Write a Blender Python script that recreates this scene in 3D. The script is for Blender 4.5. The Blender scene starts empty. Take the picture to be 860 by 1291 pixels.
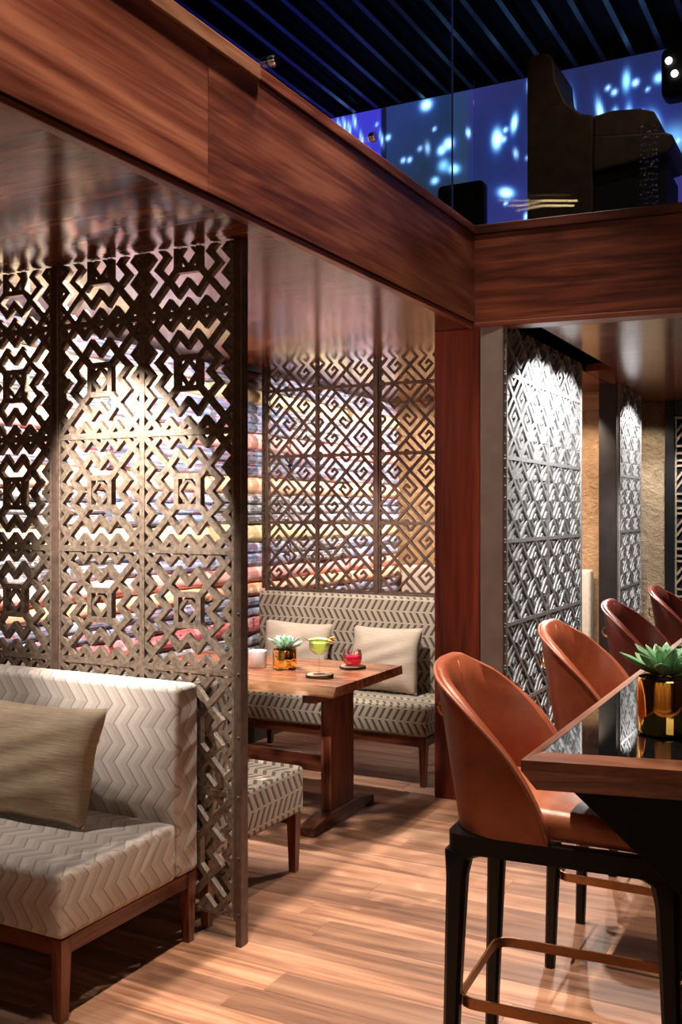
import bpy, bmesh, math, random
from math import sin, cos, pi, radians as R, sqrt
from mathutils import Vector, Matrix
rnd = random.Random(7)
S = bpy.context.scene
COL = S.collection

# ------------------------------------------------------------------ camera
cam = bpy.data.cameras.new('camera')
cam.sensor_fit = 'HORIZONTAL'; cam.sensor_width = 24.0; cam.lens = 1254 / 860 * 24
cam.clip_start = 0.05; cam.clip_end = 100
camo = bpy.data.objects.new('camera', cam); COL.objects.link(camo)
camo.location = (0, 0, 1.62); camo.rotation_euler = (R(90), 0, R(27.687))
S.camera = camo
# ------------------------------------------------------------------ world, exposure
w = bpy.data.worlds.new('world'); S.world = w; w.use_nodes = True
w.node_tree.nodes['Background'].inputs[0].default_value = (0.9, 0.75, 0.65, 1)
w.node_tree.nodes['Background'].inputs[1].default_value = 0.02
S.view_settings.view_transform = 'Standard'; S.view_settings.look = 'None'
S.view_settings.exposure = 0.12; S.view_settings.gamma = 1.0
try:
    S.cycles.use_denoising = True; S.cycles.max_bounces = 8
    S.cycles.transparent_max_bounces = 16; S.cycles.sample_clamp_indirect = 6
    S.cycles.caustics_reflective = False; S.cycles.caustics_refractive = False
except Exception: pass

# ------------------------------------------------------------------ lights of the room
def spot(loc, target, watts, angle, blend=0.3, col=(1, .86, .70), size=0.03):
    l = bpy.data.lights.new('spot_light', 'SPOT'); l.energy = watts; l.spot_size = R(angle)
    l.spot_blend = blend; l.color = col; l.shadow_soft_size = size
    o = bpy.data.objects.new('spot_light', l); COL.objects.link(o); o.location = loc
    d = Vector(target) - Vector(loc); o.rotation_euler = d.to_track_quat('-Z', 'Y').to_euler(); return o
def area(loc, target, watts, sx, sy, col=(1, .86, .70)):
    l = bpy.data.lights.new('area_light', 'AREA'); l.shape = 'RECTANGLE'; l.size = sx; l.size_y = sy
    l.energy = watts; l.color = col
    o = bpy.data.objects.new('area_light', l); COL.objects.link(o); o.location = loc
    d = Vector(target) - Vector(loc); o.rotation_euler = d.to_track_quat('-Z', 'Y').to_euler(); return o
WARM = (1, .84, .68); NEUT = (1, .93, .86); COOL = (.93, .96, 1.0)
# row of ceiling spots high above the aisle
for y, p in ((2.2, 560), (3.35, 640), (4.35, 430)):
    spot((-1.64, y, 5.55), (-1.25, y - .1, 0), p, 48, .6, WARM, .03)
spot((-1.42, 1.5, 5.5), (-1.88, 1.7, 2.98), 900, 40, .9, WARM, .05)
spot((-1.42, 2.9, 5.5), (-1.88, 3.0, 2.98), 600, 40, .9, WARM, .05)
spot((-0.3, 3.2, 5.5), (-0.6, 3.1, 1.0), 420, 30, .6, WARM, .04)
# soffit downlights in front of the near lattice screen
spot((-2.70, 2.40, 2.63), (-2.60, 3.10, 1.66), 620, 46, .6, NEUT, .02)
spot((-3.3, 2.36, 2.63), (-2.74, 2.93, .62), 120, 46, .8, NEUT, .03)
# booth downlights over the table
spot((-2.85, 4.62, 2.63), (-2.85, 4.66, .7), 420, 44, .6, NEUT, .03)
spot((-2.75, 4.9, 2.63), (-2.80, 5.95, .9), 260, 50, .6, NEUT, .03)
spot((-2.70, 3.30, 2.63), (-2.55, 3.52, .5), 110, 40, .6, NEUT, .03)
spot((-3.0, 5.3, 2.63), (-2.95, 5.75, .5), 22, 60, .6, NEUT, .03)
# wall washers along the textile wall
for y in (3.25, 3.85, 4.45, 5.1, 6.7, 7.4, 8.05):
    spot((-2.75, y, 2.6), (-3.8, y, 1.9), 195, 92, .6, NEUT, .05)
# grazing lights at the steel screens and the plaster behind
spot((-1.36, 5.80, 2.62), (-1.64, 5.95, .8), 230, 136, .25, NEUT, .015)
spot((-1.36, 6.50, 2.62), (-1.64, 6.4, .8), 95, 136, .25, NEUT, .015)
spot((-1.36, 8.55, 2.62), (-1.70, 8.6, .8), 150, 130, .3, NEUT, .015)
spot((-2.1, 7.75, 2.5), (-2.1, 8.5, 1.6), 75, 85, .6, WARM, .03)
spot((-2.9, 7.8, 2.55), (-2.9, 8.5, 1.5), 100, 90, .6, WARM, .03)
spot((-1.75, 9.1, 2.6), (-1.80, 9.6, 1.6), 24, 90, .6, WARM, .03)
spot((-.95, 9.1, 2.6), (-1.1, 9.7, 1.5), 26, 80, .6, NEUT, .03)
# soft fill standing in for bar lights behind the camera, and added spots
area((1.8, -1.6, 2.9), (-2, 3.4, 1.0), 25, 2.5, 1.2, WARM)
for x in (-3.2, -1.2, .8, 2.6): spot((x, -2.6, 3.2), (x, -3.9, 1.2), 180, 80, .6, WARM, .05)  # added back wall wash, so gold and glass have something warm to reflect
spot((-1.0, 5.6, 5.5), (-1.5, 6.5, 4.2), 13, 50, .8, WARM, .04)  # added spot that lifts the dark upper lounge booth

# ------------------------------------------------------------------ node helpers
def newmat(name):
    m = bpy.data.materials.new(name); m.use_nodes = True
    nt = m.node_tree; return m, nt, nt.nodes['Principled BSDF']
def N(nt, t, **kw):
    n = nt.nodes.new(t)
    for k, v in kw.items():
        if k in n.inputs: n.inputs[k].default_value = v
        else: setattr(n, k, v)
    return n
def L(nt, a, b): nt.links.new(a, b)
def ramp(nt, fac, stops):
    r = N(nt, 'ShaderNodeValToRGB'); cr = r.color_ramp
    while len(cr.elements) > 1: cr.elements.remove(cr.elements[-1])
    for i, (p, c) in enumerate(stops):
        e = cr.elements[0] if i == 0 else cr.elements.new(p)
        e.position = p; e.color = (*c, 1) if len(c) == 3 else c
    L(nt, fac, r.inputs[0]); return r.outputs[0]
def coords(nt, scale=(1, 1, 1), rand=True, kind='Object'):
    tc = N(nt, 'ShaderNodeTexCoord'); v = tc.outputs[kind]
    if rand:
        oi = N(nt, 'ShaderNodeObjectInfo'); ad = N(nt, 'ShaderNodeVectorMath', operation='MULTIPLY_ADD')
        ad.inputs[1].default_value = (37, 53, 71)
        L(nt, oi.outputs['Random'], ad.inputs[0]); L(nt, v, ad.inputs[2]); v = ad.outputs[0]
    mp = N(nt, 'ShaderNodeMapping'); mp.inputs['Scale'].default_value = scale; L(nt, v, mp.inputs[0])
    return mp.outputs[0]
def noise(nt, vec, scale, detail=4, dist=0, rough=.5):
    n = N(nt, 'ShaderNodeTexNoise'); n.inputs['Scale'].default_value = scale
    n.inputs['Detail'].default_value = detail; n.inputs['Distortion'].default_value = dist
    n.inputs['Roughness'].default_value = rough
    L(nt, vec, n.inputs['Vector']); return n.outputs['Fac']
def mix(nt, f, a, b, mode='MIX'):
    m = N(nt, 'ShaderNodeMix', data_type='RGBA', blend_type=mode)
    for s, i in ((f, 0), (a, 6), (b, 7)):
        if hasattr(s, 'is_linked'): L(nt, s, m.inputs[i])
        elif isinstance(s, (int, float)): m.inputs[i].default_value = s
        else: m.inputs[i].default_value = (*s, 1)
    return m.outputs[2]
def math_(nt, op, a, b=0.0, c=None):
    m = N(nt, 'ShaderNodeMath', operation=op)
    for s, i in ((a, 0), (b, 1), (c, 2)):
        if s is None: continue
        if hasattr(s, 'is_linked'): L(nt, s, m.inputs[i])
        else: m.inputs[i].default_value = s
    return m.outputs[0]
def bump(nt, bs, h, strength=.2, dist=.005):
    b = N(nt, 'ShaderNodeBump'); b.inputs['Strength'].default_value = strength; b.inputs['Distance'].default_value = dist
    L(nt, h, b.inputs['Height']); L(nt, b.outputs[0], bs.inputs['Normal'])

def plain(name, col, rough=.5, metal=0., var=.15, nscale=8, bmp=0.0, spec=None, coat=0):
    m, nt, bs = newmat(name)
    n = noise(nt, coords(nt), nscale, 4)
    L(nt, ramp(nt, n, ((.3, tuple(c * (1 - var) for c in col)), (.7, tuple(min(1, c * (1 + var)) for c in col)))), bs.inputs['Base Color'])
    bs.inputs['Roughness'].default_value = rough; bs.inputs['Metallic'].default_value = metal
    if spec is not None: bs.inputs['Specular IOR Level'].default_value = spec
    if coat: bs.inputs['Coat Weight'].default_value = coat; bs.inputs['Coat Roughness'].default_value = .15
    if bmp: bump(nt, bs, noise(nt, coords(nt), nscale * 12, 3), bmp, .003)
    return m
def wood(name, dark, mid, light, axis='x', scale=1.0, rough=.35, tone=.25, coat=0., bmp=.08, knots=False, spec=None):
    m, nt, bs = newmat(name)
    k = {'x': (.11, 1, 1), 'y': (1, .11, 1), 'z': (1, 1, .11)}[axis]
    v = coords(nt, tuple(c * scale for c in k))
    fine = {'x': (.03, 1, 1), 'y': (1, .03, 1), 'z': (1, 1, .03)}[axis]
    vf = coords(nt, tuple(c * scale for c in fine))
    n1 = noise(nt, v, 2.2, 4, .8, .5)
    wv = math_(nt, 'FRACT', math_(nt, 'MULTIPLY', n1, 7.0))
    tri = math_(nt, 'ABSOLUTE', math_(nt, 'SUBTRACT', math_(nt, 'MULTIPLY', wv, 2.0), 1.0))
    n2 = noise(nt, vf, 60, 4, .3, .6)
    n3 = noise(nt, v, 1.3, 2, .5)
    f = math_(nt, 'ADD', math_(nt, 'MULTIPLY', tri, .34), math_(nt, 'ADD', math_(nt, 'MULTIPLY', n2, .62), math_(nt, 'MULTIPLY', n3, .55)))
    f = math_(nt, 'SUBTRACT', f, .26)
    c = ramp(nt, f, ((.22, dark), (.48, mid), (.78, light)))
    oi = N(nt, 'ShaderNodeObjectInfo')
    t = ramp(nt, oi.outputs['Random'], ((0, (1 - tone,) * 3), (1, (1 + tone * .3,) * 3)))
    c = mix(nt, 1.0, c, t, 'MULTIPLY')
    if knots:
        nk = noise(nt, coords(nt, tuple(c_ * 1.0 for c_ in k)), 5.0, 3, .8)
        kk = ramp(nt, nk, ((.66, (0, 0, 0)), (.74, (1, 1, 1))))
        c = mix(nt, kk, c, dark)
    L(nt, c, bs.inputs['Base Color'])
    L(nt, math_(nt, 'MULTIPLY_ADD', n2, .18, rough - .09), bs.inputs['Roughness'])
    if coat: bs.inputs['Coat Weight'].default_value = coat; bs.inputs['Coat Roughness'].default_value = .12
    if spec is not None: bs.inputs['Specular IOR Level'].default_value = spec
    if bmp: bump(nt, bs, n2, bmp, .002)
    return m
def chevron(name, base, line, alt, duty=.12, h=.085, wd=.075, slant=1.0, soft=.03, rowgap=0):
    """woven zigzag cloth: rows of slanted strokes, the slant flips every row (uv in metres)"""
    m, nt, bs = newmat(name)
    tc = N(nt, 'ShaderNodeTexCoord'); sp = N(nt, 'ShaderNodeSeparateXYZ'); L(nt, tc.outputs['UV'], sp.inputs[0])
    v = math_(nt, 'DIVIDE', sp.outputs[1], h)
    tri = math_(nt, 'PINGPONG', v, 1.0)
    u = math_(nt, 'ADD', math_(nt, 'DIVIDE', sp.outputs[0], wd), math_(nt, 'MULTIPLY', tri, slant))
    fu = math_(nt, 'FRACT', u)
    rows = math_(nt, 'FLOOR', v); cells = math_(nt, 'FLOOR', u)
    cmb = N(nt, 'ShaderNodeCombineXYZ'); L(nt, cells, cmb.inputs[0]); L(nt, rows, cmb.inputs[1])
    wn = N(nt, 'ShaderNodeTexWhiteNoise', noise_dimensions='2D'); L(nt, cmb.outputs[0], wn.inputs['Vector'])
    c = mix(nt, wn.outputs['Value'], base, alt)
    halves = ramp(nt, fu, ((.5, (1, 1, 1)), (.56, (.86, .84, .83))))
    c = mix(nt, 1.0, c, halves, 'MULTIPLY')
    mask = ramp(nt, fu, ((0, (1, 1, 1)), (duty, (1, 1, 1)), (duty + soft, (0, 0, 0)), (.985, (0, 0, 0)), (1, (1, 1, 1))))
    fv = math_(nt, 'FRACT', v)
    gap = ramp(nt, fv, ((0, (1, 1, 1)), (rowgap, (1, 1, 1)), (rowgap + .03, (0, 0, 0)), (1, (0, 0, 0)))) if rowgap else None
    if gap is not None: mask = mix(nt, gap, mask, (0, 0, 0))
    c = mix(nt, mask, c, line)
    wv = noise(nt, coords(nt, (1, 1, 1), False), 380, 2)
    c = mix(nt, .35, c, ramp(nt, wv, ((.3, (.72, .72, .72)), (.7, (1.1, 1.1, 1.1)))), 'MULTIPLY')
    L(nt, c, bs.inputs['Base Color']); bs.inputs['Roughness'].default_value = .85
    bs.inputs['Sheen Weight'].default_value = .15
    bump(nt, bs, math_(nt, 'SUBTRACT', wv, math_(nt, 'MULTIPLY', N_gray(nt, mask), 1.2)), .35, .003)
    return m
def N_gray(nt, c):
    g = N(nt, 'ShaderNodeRGBToBW'); L(nt, c, g.inputs[0]); return g.outputs[0]
def slub(name, c1, c2, axis=(1, 1, 40)):
    m, nt, bs = newmat(name)
    n = noise(nt, coords(nt, axis), 4, 5, .2, .65)
    n2 = noise(nt, coords(nt, (300, 300, 300)), 1, 2)
    c = ramp(nt, n, ((.3, c1), (.7, c2)))
    L(nt, c, bs.inputs['Base Color']); bs.inputs['Roughness'].default_value = .7
    bs.inputs['Sheen Weight'].default_value = .2
    bump(nt, bs, math_(nt, 'ADD', n, math_(nt, 'MULTIPLY', n2, .5)), .4, .003)
    return m
def textile(name, stops, bands=70, speck=None):
    m, nt, bs = newmat(name)
    n = noise(nt, coords(nt, (2, 1.2, bands)), 1, 4, .2, .6)
    c = ramp(nt, n, stops)
    if speck:
        n2 = noise(nt, coords(nt, (30, 26, 60)), 1, 3, .6)
        c = mix(nt, ramp(nt, n2, ((.56, (0, 0, 0)), (.62, (1, 1, 1)))), c, speck)
        n3 = noise(nt, coords(nt, (3, 9, 9)), 1, 2, .2)
        c = mix(nt, ramp(nt, n3, ((.52, (0, 0, 0)), (.72, (.45, .45, .45)))), c, (.62, .65, .72))
    L(nt, c, bs.inputs['Base Color']); bs.inputs['Roughness'].default_value = .9
    bump(nt, bs, n, .5, .006); return m
def leather(name, col, var=.35):
    m, nt, bs = newmat(name)
    n = noise(nt, coords(nt), 5, 5, .6, .6)
    L(nt, ramp(nt, n, ((.3, tuple(c * (1 - var) for c in col)), (.5, col), (.72, (col[0] * 1.35, col[1] * 1.6, col[2] * 1.6)))), bs.inputs['Base Color'])
    L(nt, ramp(nt, noise(nt, coords(nt), 14, 3), ((.3, (.28,) * 3), (.7, (.45,) * 3))), bs.inputs['Roughness'])
    bs.inputs['Coat Weight'].default_value = .15; bs.inputs['Coat Roughness'].default_value = .3
    v = N(nt, 'ShaderNodeTexVoronoi'); v.inputs['Scale'].default_value = 220; L(nt, coords(nt), v.inputs['Vector'])
    bump(nt, bs, math_(nt, 'ADD', math_(nt, 'MULTIPLY', v.outputs['Distance'], .25), noise(nt, coords(nt), 22, 3)), .18, .004)
    return m
def glassy(name, col=(1, 1, 1), rough=0.0, ior=1.45):
    m, nt, bs = newmat(name)
    bs.inputs['Base Color'].default_value = (*col, 1); bs.inputs['Transmission Weight'].default_value = 1
    bs.inputs['Roughness'].default_value = rough; bs.inputs['IOR'].default_value = ior; return m
def pane_mat(name, tint):
    m, nt, bs = newmat(name); nt.nodes.remove(bs)
    tr = N(nt, 'ShaderNodeBsdfTransparent'); tr.inputs[0].default_value = (*tint, 1)
    gl = N(nt, 'ShaderNodeBsdfGlossy'); gl.inputs['Roughness'].default_value = .0
    fr = N(nt, 'ShaderNodeFresnel'); ge = N(nt, 'ShaderNodeNewGeometry')
    L(nt, math_(nt, 'MULTIPLY_ADD', ge.outputs['Backfacing'], 1 / 1.45 - 1.45, 1.45), fr.inputs[0])
    mx = N(nt, 'ShaderNodeMixShader'); L(nt, fr.outputs[0], mx.inputs[0]); L(nt, tr.outputs[0], mx.inputs[1]); L(nt, gl.outputs[0], mx.inputs[2])
    L(nt, mx.outputs[0], nt.nodes['Material Output'].inputs[0]); return m
def rim_glass(name):
    m, nt, bs = newmat(name); nt.nodes.remove(bs)
    lw = N(nt, 'ShaderNodeLayerWeight'); lw.inputs[0].default_value = .35
    tr = N(nt, 'ShaderNodeBsdfTransparent'); L(nt, ramp(nt, lw.outputs['Facing'], ((0, (.98, .98, .98)), (.6, (.9, .91, .91)), (1, (.6, .61, .61)))), tr.inputs[0])
    gl = N(nt, 'ShaderNodeBsdfGlossy'); gl.inputs['Roughness'].default_value = .04
    mx = N(nt, 'ShaderNodeMixShader'); L(nt, ramp(nt, lw.outputs['Fresnel'], ((0, (.03,) * 3), (.5, (.12,) * 3), (1, (.6,) * 3))), mx.inputs[0])
    L(nt, tr.outputs[0], mx.inputs[1]); L(nt, gl.outputs[0], mx.inputs[2])
    L(nt, mx.outputs[0], nt.nodes['Material Output'].inputs[0]); return m
def liquid(name, col):
    m, nt, bs = newmat(name); nt.nodes.remove(bs)
    t = N(nt, 'ShaderNodeBsdfTranslucent'); t.inputs[0].default_value = (*col, 1)
    d = N(nt, 'ShaderNodeBsdfDiffuse'); d.inputs[0].default_value = (*col, 1)
    a = N(nt, 'ShaderNodeBsdfTransparent'); a.inputs[0].default_value = (*col, 1)
    m1 = N(nt, 'ShaderNodeMixShader'); m1.inputs[0].default_value = .5; L(nt, t.outputs[0], m1.inputs[1]); L(nt, d.outputs[0], m1.inputs[2])
    m2 = N(nt, 'ShaderNodeMixShader'); m2.inputs[0].default_value = .42; L(nt, m1.outputs[0], m2.inputs[1]); L(nt, a.outputs[0], m2.inputs[2])
    L(nt, m2.outputs[0], nt.nodes['Material Output'].inputs[0]); return m
def milky_edge(name, col):
    m, nt, bs = newmat(name); nt.nodes.remove(bs)
    t = N(nt, 'ShaderNodeBsdfTranslucent'); t.inputs[0].default_value = (*col, 1)
    L(nt, t.outputs[0], nt.nodes['Material Output'].inputs[0]); return m
def emitter(name, col, st):
    m, nt, bs = newmat(name); bs.inputs['Base Color'].default_value = (*col, 1)
    bs.inputs['Emission Color'].default_value = (*col, 1); bs.inputs['Emission Strength'].default_value = st; return m
def plaster(name, col):
    m, nt, bs = newmat(name)
    v = coords(nt, (1, 1, 1), False)
    n = noise(nt, v, 7, 8, 1.2, .65); n2 = noise(nt, v, 28, 6, .8, .7)
    L(nt, ramp(nt, n, ((.3, tuple(c * .72 for c in col)), (.68, tuple(c * 1.15 for c in col)))), bs.inputs['Base Color'])
    bs.inputs['Roughness'].default_value = .95
    bump(nt, bs, math_(nt, 'ADD', n, math_(nt, 'MULTIPLY', n2, .7)), 1.0, .05); return m

M = {}
WD, WM, WL = (.045, .009, .005), (.205, .052, .028), (.43, .148, .082)
M['walnut_y'] = wood('walnut_y', WD, WM, WL, 'y', 1.0, .38, .12)
M['walnut_x'] = wood('walnut_x', WD, (.15, .034, .017), (.29, .085, .043), 'x', 1.0, .38, .12)
M['walnut_z'] = wood('walnut_z', (.06, .008, .004), (.20, .028, .012), (.32, .065, .028), 'z', 1.2, .35, .15)
M['soffit'] = wood('soffit', (.05, .013, .006), (.15, .042, .02), (.25, .085, .042), 'x', .9, .17, .05, bmp=.25, spec=.32)
M['frame_wood'] = wood('frame_wood', (.03, .007, .003), (.11, .025, .010), (.22, .065, .025), 'x', 3, .35, .15)
M['frame_wood_y'] = wood('frame_wood_y', (.03, .007, .003), (.11, .025, .010), (.22, .065, .025), 'y', 3, .35, .15)
M['leg_wood'] = wood('leg_wood', (.03, .007, .003), (.11, .025, .010), (.22, .065, .025), 'z', 3, .35, .15)
M['floor'] = wood('floor', (.15, .062, .033), (.30, .142, .080), (.44, .24, .145), 'x', 1.3, .5, .4, knots=True)
M['slab'] = wood('slab', (.10, .03, .014), (.30, .115, .055), (.50, .25, .13), 'x', 1.4, .28, .1, coat=.3)
M['bark'] = wood('bark', (.12, .045, .02), (.42, .19, .08), (.60, .33, .16), 'x', 2.5, .4, .1)
M['bar_wood'] = wood('bar_wood', (.05, .013, .007), (.15, .05, .025), (.28, .11, .06), 'x', 2, .33, .1, coat=.2)
M['bar_wood_y'] = wood('bar_wood_y', (.08, .025, .012), (.22, .085, .045), (.36, .16, .09), 'y', 2, .33, .1, coat=.2)
M['bronze'] = plain('bronze', (.175, .125, .09), .48, .5, .45, 60, .5)
M['bronze_frame'] = plain('bronze_frame', (.115, .07, .052), .45, .5, .3, 25, .25)
M['steel'] = plain('steel', (.42, .43, .45), .42, .75, .25, 40, .25)
M['steel_jamb'] = plain('steel_jamb', (.36, .32, .31), .34, .5, .12, 9, .05)
M['dark_steel'] = plain('dark_steel', (.045, .038, .036), .4, .6, .2, 9)
M['black'] = plain('black', (.005, .005, .006), .8, 0, .2, 6, spec=.2)
M['black_lacquer'] = plain('black_lacquer', (.004, .004, .0045), .38, 0, .25, 10, .03, spec=.3)
M['black_glass'] = plain('black_glass', (.004, .005, .006), .02, 0, .1, 4, spec=.9)
M['sofa_cloth'] = chevron('sofa_cloth', (.46, .385, .33), (.29, .225, .185), (.54, .465, .405), .085, .074, .062, .9)
M['booth_cloth'] = chevron('booth_cloth', (.40, .34, .25), (.085, .060, .040), (.46, .39, .295), .40, .075, .046, .9, rowgap=.10)
M['pillow_near'] = slub('pillow_near', (.28, .19, .115), (.52, .385, .245), (3, 3, 60))
M['pillow_booth'] = slub('pillow_booth', (.40, .31, .23), (.54, .44, .34), (3, 3, 60))
M['leather'] = leather('leather', (.33, .080, .036))
M['leather_seat'] = leather('leather_seat', (.36, .105, .048), .25)
M['leather_edge'] = leather('leather_edge', (.34, .11, .065), .2)
M['leather_dark'] = leather('leather_dark', (.13, .022, .014))
M['leather_dark_edge'] = leather('leather_dark_edge', (.19, .04, .025), .2)
M['brass_band'] = plain('brass_band', (.36, .17, .075), .38, .8, .15, 20)
M['tab'] = plain('tab', (.55, .22, .06), .4, .1, .2, 20)
M['gold'] = plain('gold', (.95, .62, .17), .07, 1.0, .06, 6)
M['chrome'] = plain('chrome', (.8, .8, .8), .12, 1.0, .05, 6)
M['soil'] = plain('soil', (.03, .02, .014), .95, 0, .5, 60, .6)
M['leaf'] = plain('leaf', (.16, .34, .17), .42, 0, .25, 9)
M['leaf_pale'] = plain('leaf_pale', (.36, .58, .44), .4, 0, .2, 9)
M['leaf_mid'] = plain('leaf_mid', (.24, .45, .26), .42, 0, .25, 9)
M['glass'] = rim_glass('glass')
M['votive'] = plain('votive', (.86, .88, .92), .35, 0, .04, 5)
M['wax'] = plain('wax', (.9, .9, .86), .5, 0, .04, 5)
M['lime_drink'] = liquid('lime_drink', (.86, .95, .40))
M['pink_drink'] = liquid('pink_drink', (.95, .06, .20))
M['garnish'] = plain('garnish', (.55, .78, .22), .4, 0, .3, 60)
M['petal'] = plain('petal', (.85, .42, .12), .5, 0, .3, 40)
M['coaster_top'] = plain('coaster_top', (.42, .25, .17), .6, 0, .25, 60)
M['coaster_bark'] = plain('coaster_bark', (.035, .02, .015), .9, 0, .5, 70, .8)
M['plaster_warm'] = plaster('plaster_warm', (.52, .31, .16))
M['plaster_sand'] = plaster('plaster_sand', (.44, .335, .22))
M['lintel'] = wood('lintel', (.2, .09, .035), (.42, .22, .10), (.55, .32, .16), 'x', 1.5, .4, .05)
M['far_cloth'] = plain('far_cloth', (.62, .52, .42), .85, 0, .12, 30)
M['dark_wall'] = plain('dark_wall', (.05, .03, .022), .7, 0, .2, 3)
M['back_panel'] = wood('back_panel', (.10, .04, .015), (.32, .16, .06), (.5, .3, .14), 'z', 1, .4, .1)
M['slat'] = plain('slat', (.012, .012, .016), .3, .1, .1, 5)
M['ceiling_black'] = plain('ceiling_black', (.01, .01, .012), .9, 0, .1, 5)
M['pane'] = pane_mat('pane', (.93, .95, .97))
M['pane_edge'] = milky_edge('pane_edge', (.8, .9, 1.0))
M['lounge_dark'] = plain('lounge_dark', (.10, .055, .028), .5, 0, .3, 12, .2)
M['lounge_black'] = plain('lounge_black', (.012, .010, .010), .7, 0, .2, 12)
M['bead'] = plain('bead', (.62, .60, .62), .18, .9, .2, 90)
T = {}
T['mustard'] = textile('mustard', ((.3, (.66, .48, .22)), (.7, (.82, .68, .42))))
T['rose'] = textile('rose', ((.3, (.62, .20, .18)), (.5, (.74, .34, .30)), (.7, (.82, .50, .45))))
T['orange'] = textile('orange', ((.3, (.62, .25, .12)), (.5, (.76, .42, .26)), (.7, (.82, .60, .44))))
T['indigo'] = textile('indigo', ((.3, (.022, .028, .05)), (.46, (.06, .075, .12)), (.58, (.25, .28, .36)), (.7, (.09, .10, .16))), 90, (.42, .10, .12))
T['charcoal'] = textile('charcoal', ((.3, (.03, .026, .03)), (.48, (.085, .075, .085)), (.6, (.34, .32, .33)), (.72, (.11, .09, .10))), 110, (.5, .42, .40))
T['denim'] = textile('denim', ((.3, (.06, .09, .17)), (.5, (.18, .23, .36)), (.62, (.45, .48, .56)), (.72, (.10, .13, .22))), 80, (.30, .07, .10))
T['red'] = textile('red', ((.3, (.33, .05, .06)), (.5, (.52, .11, .11)), (.7, (.66, .26, .22))), 60, (.10, .05, .08))

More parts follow.
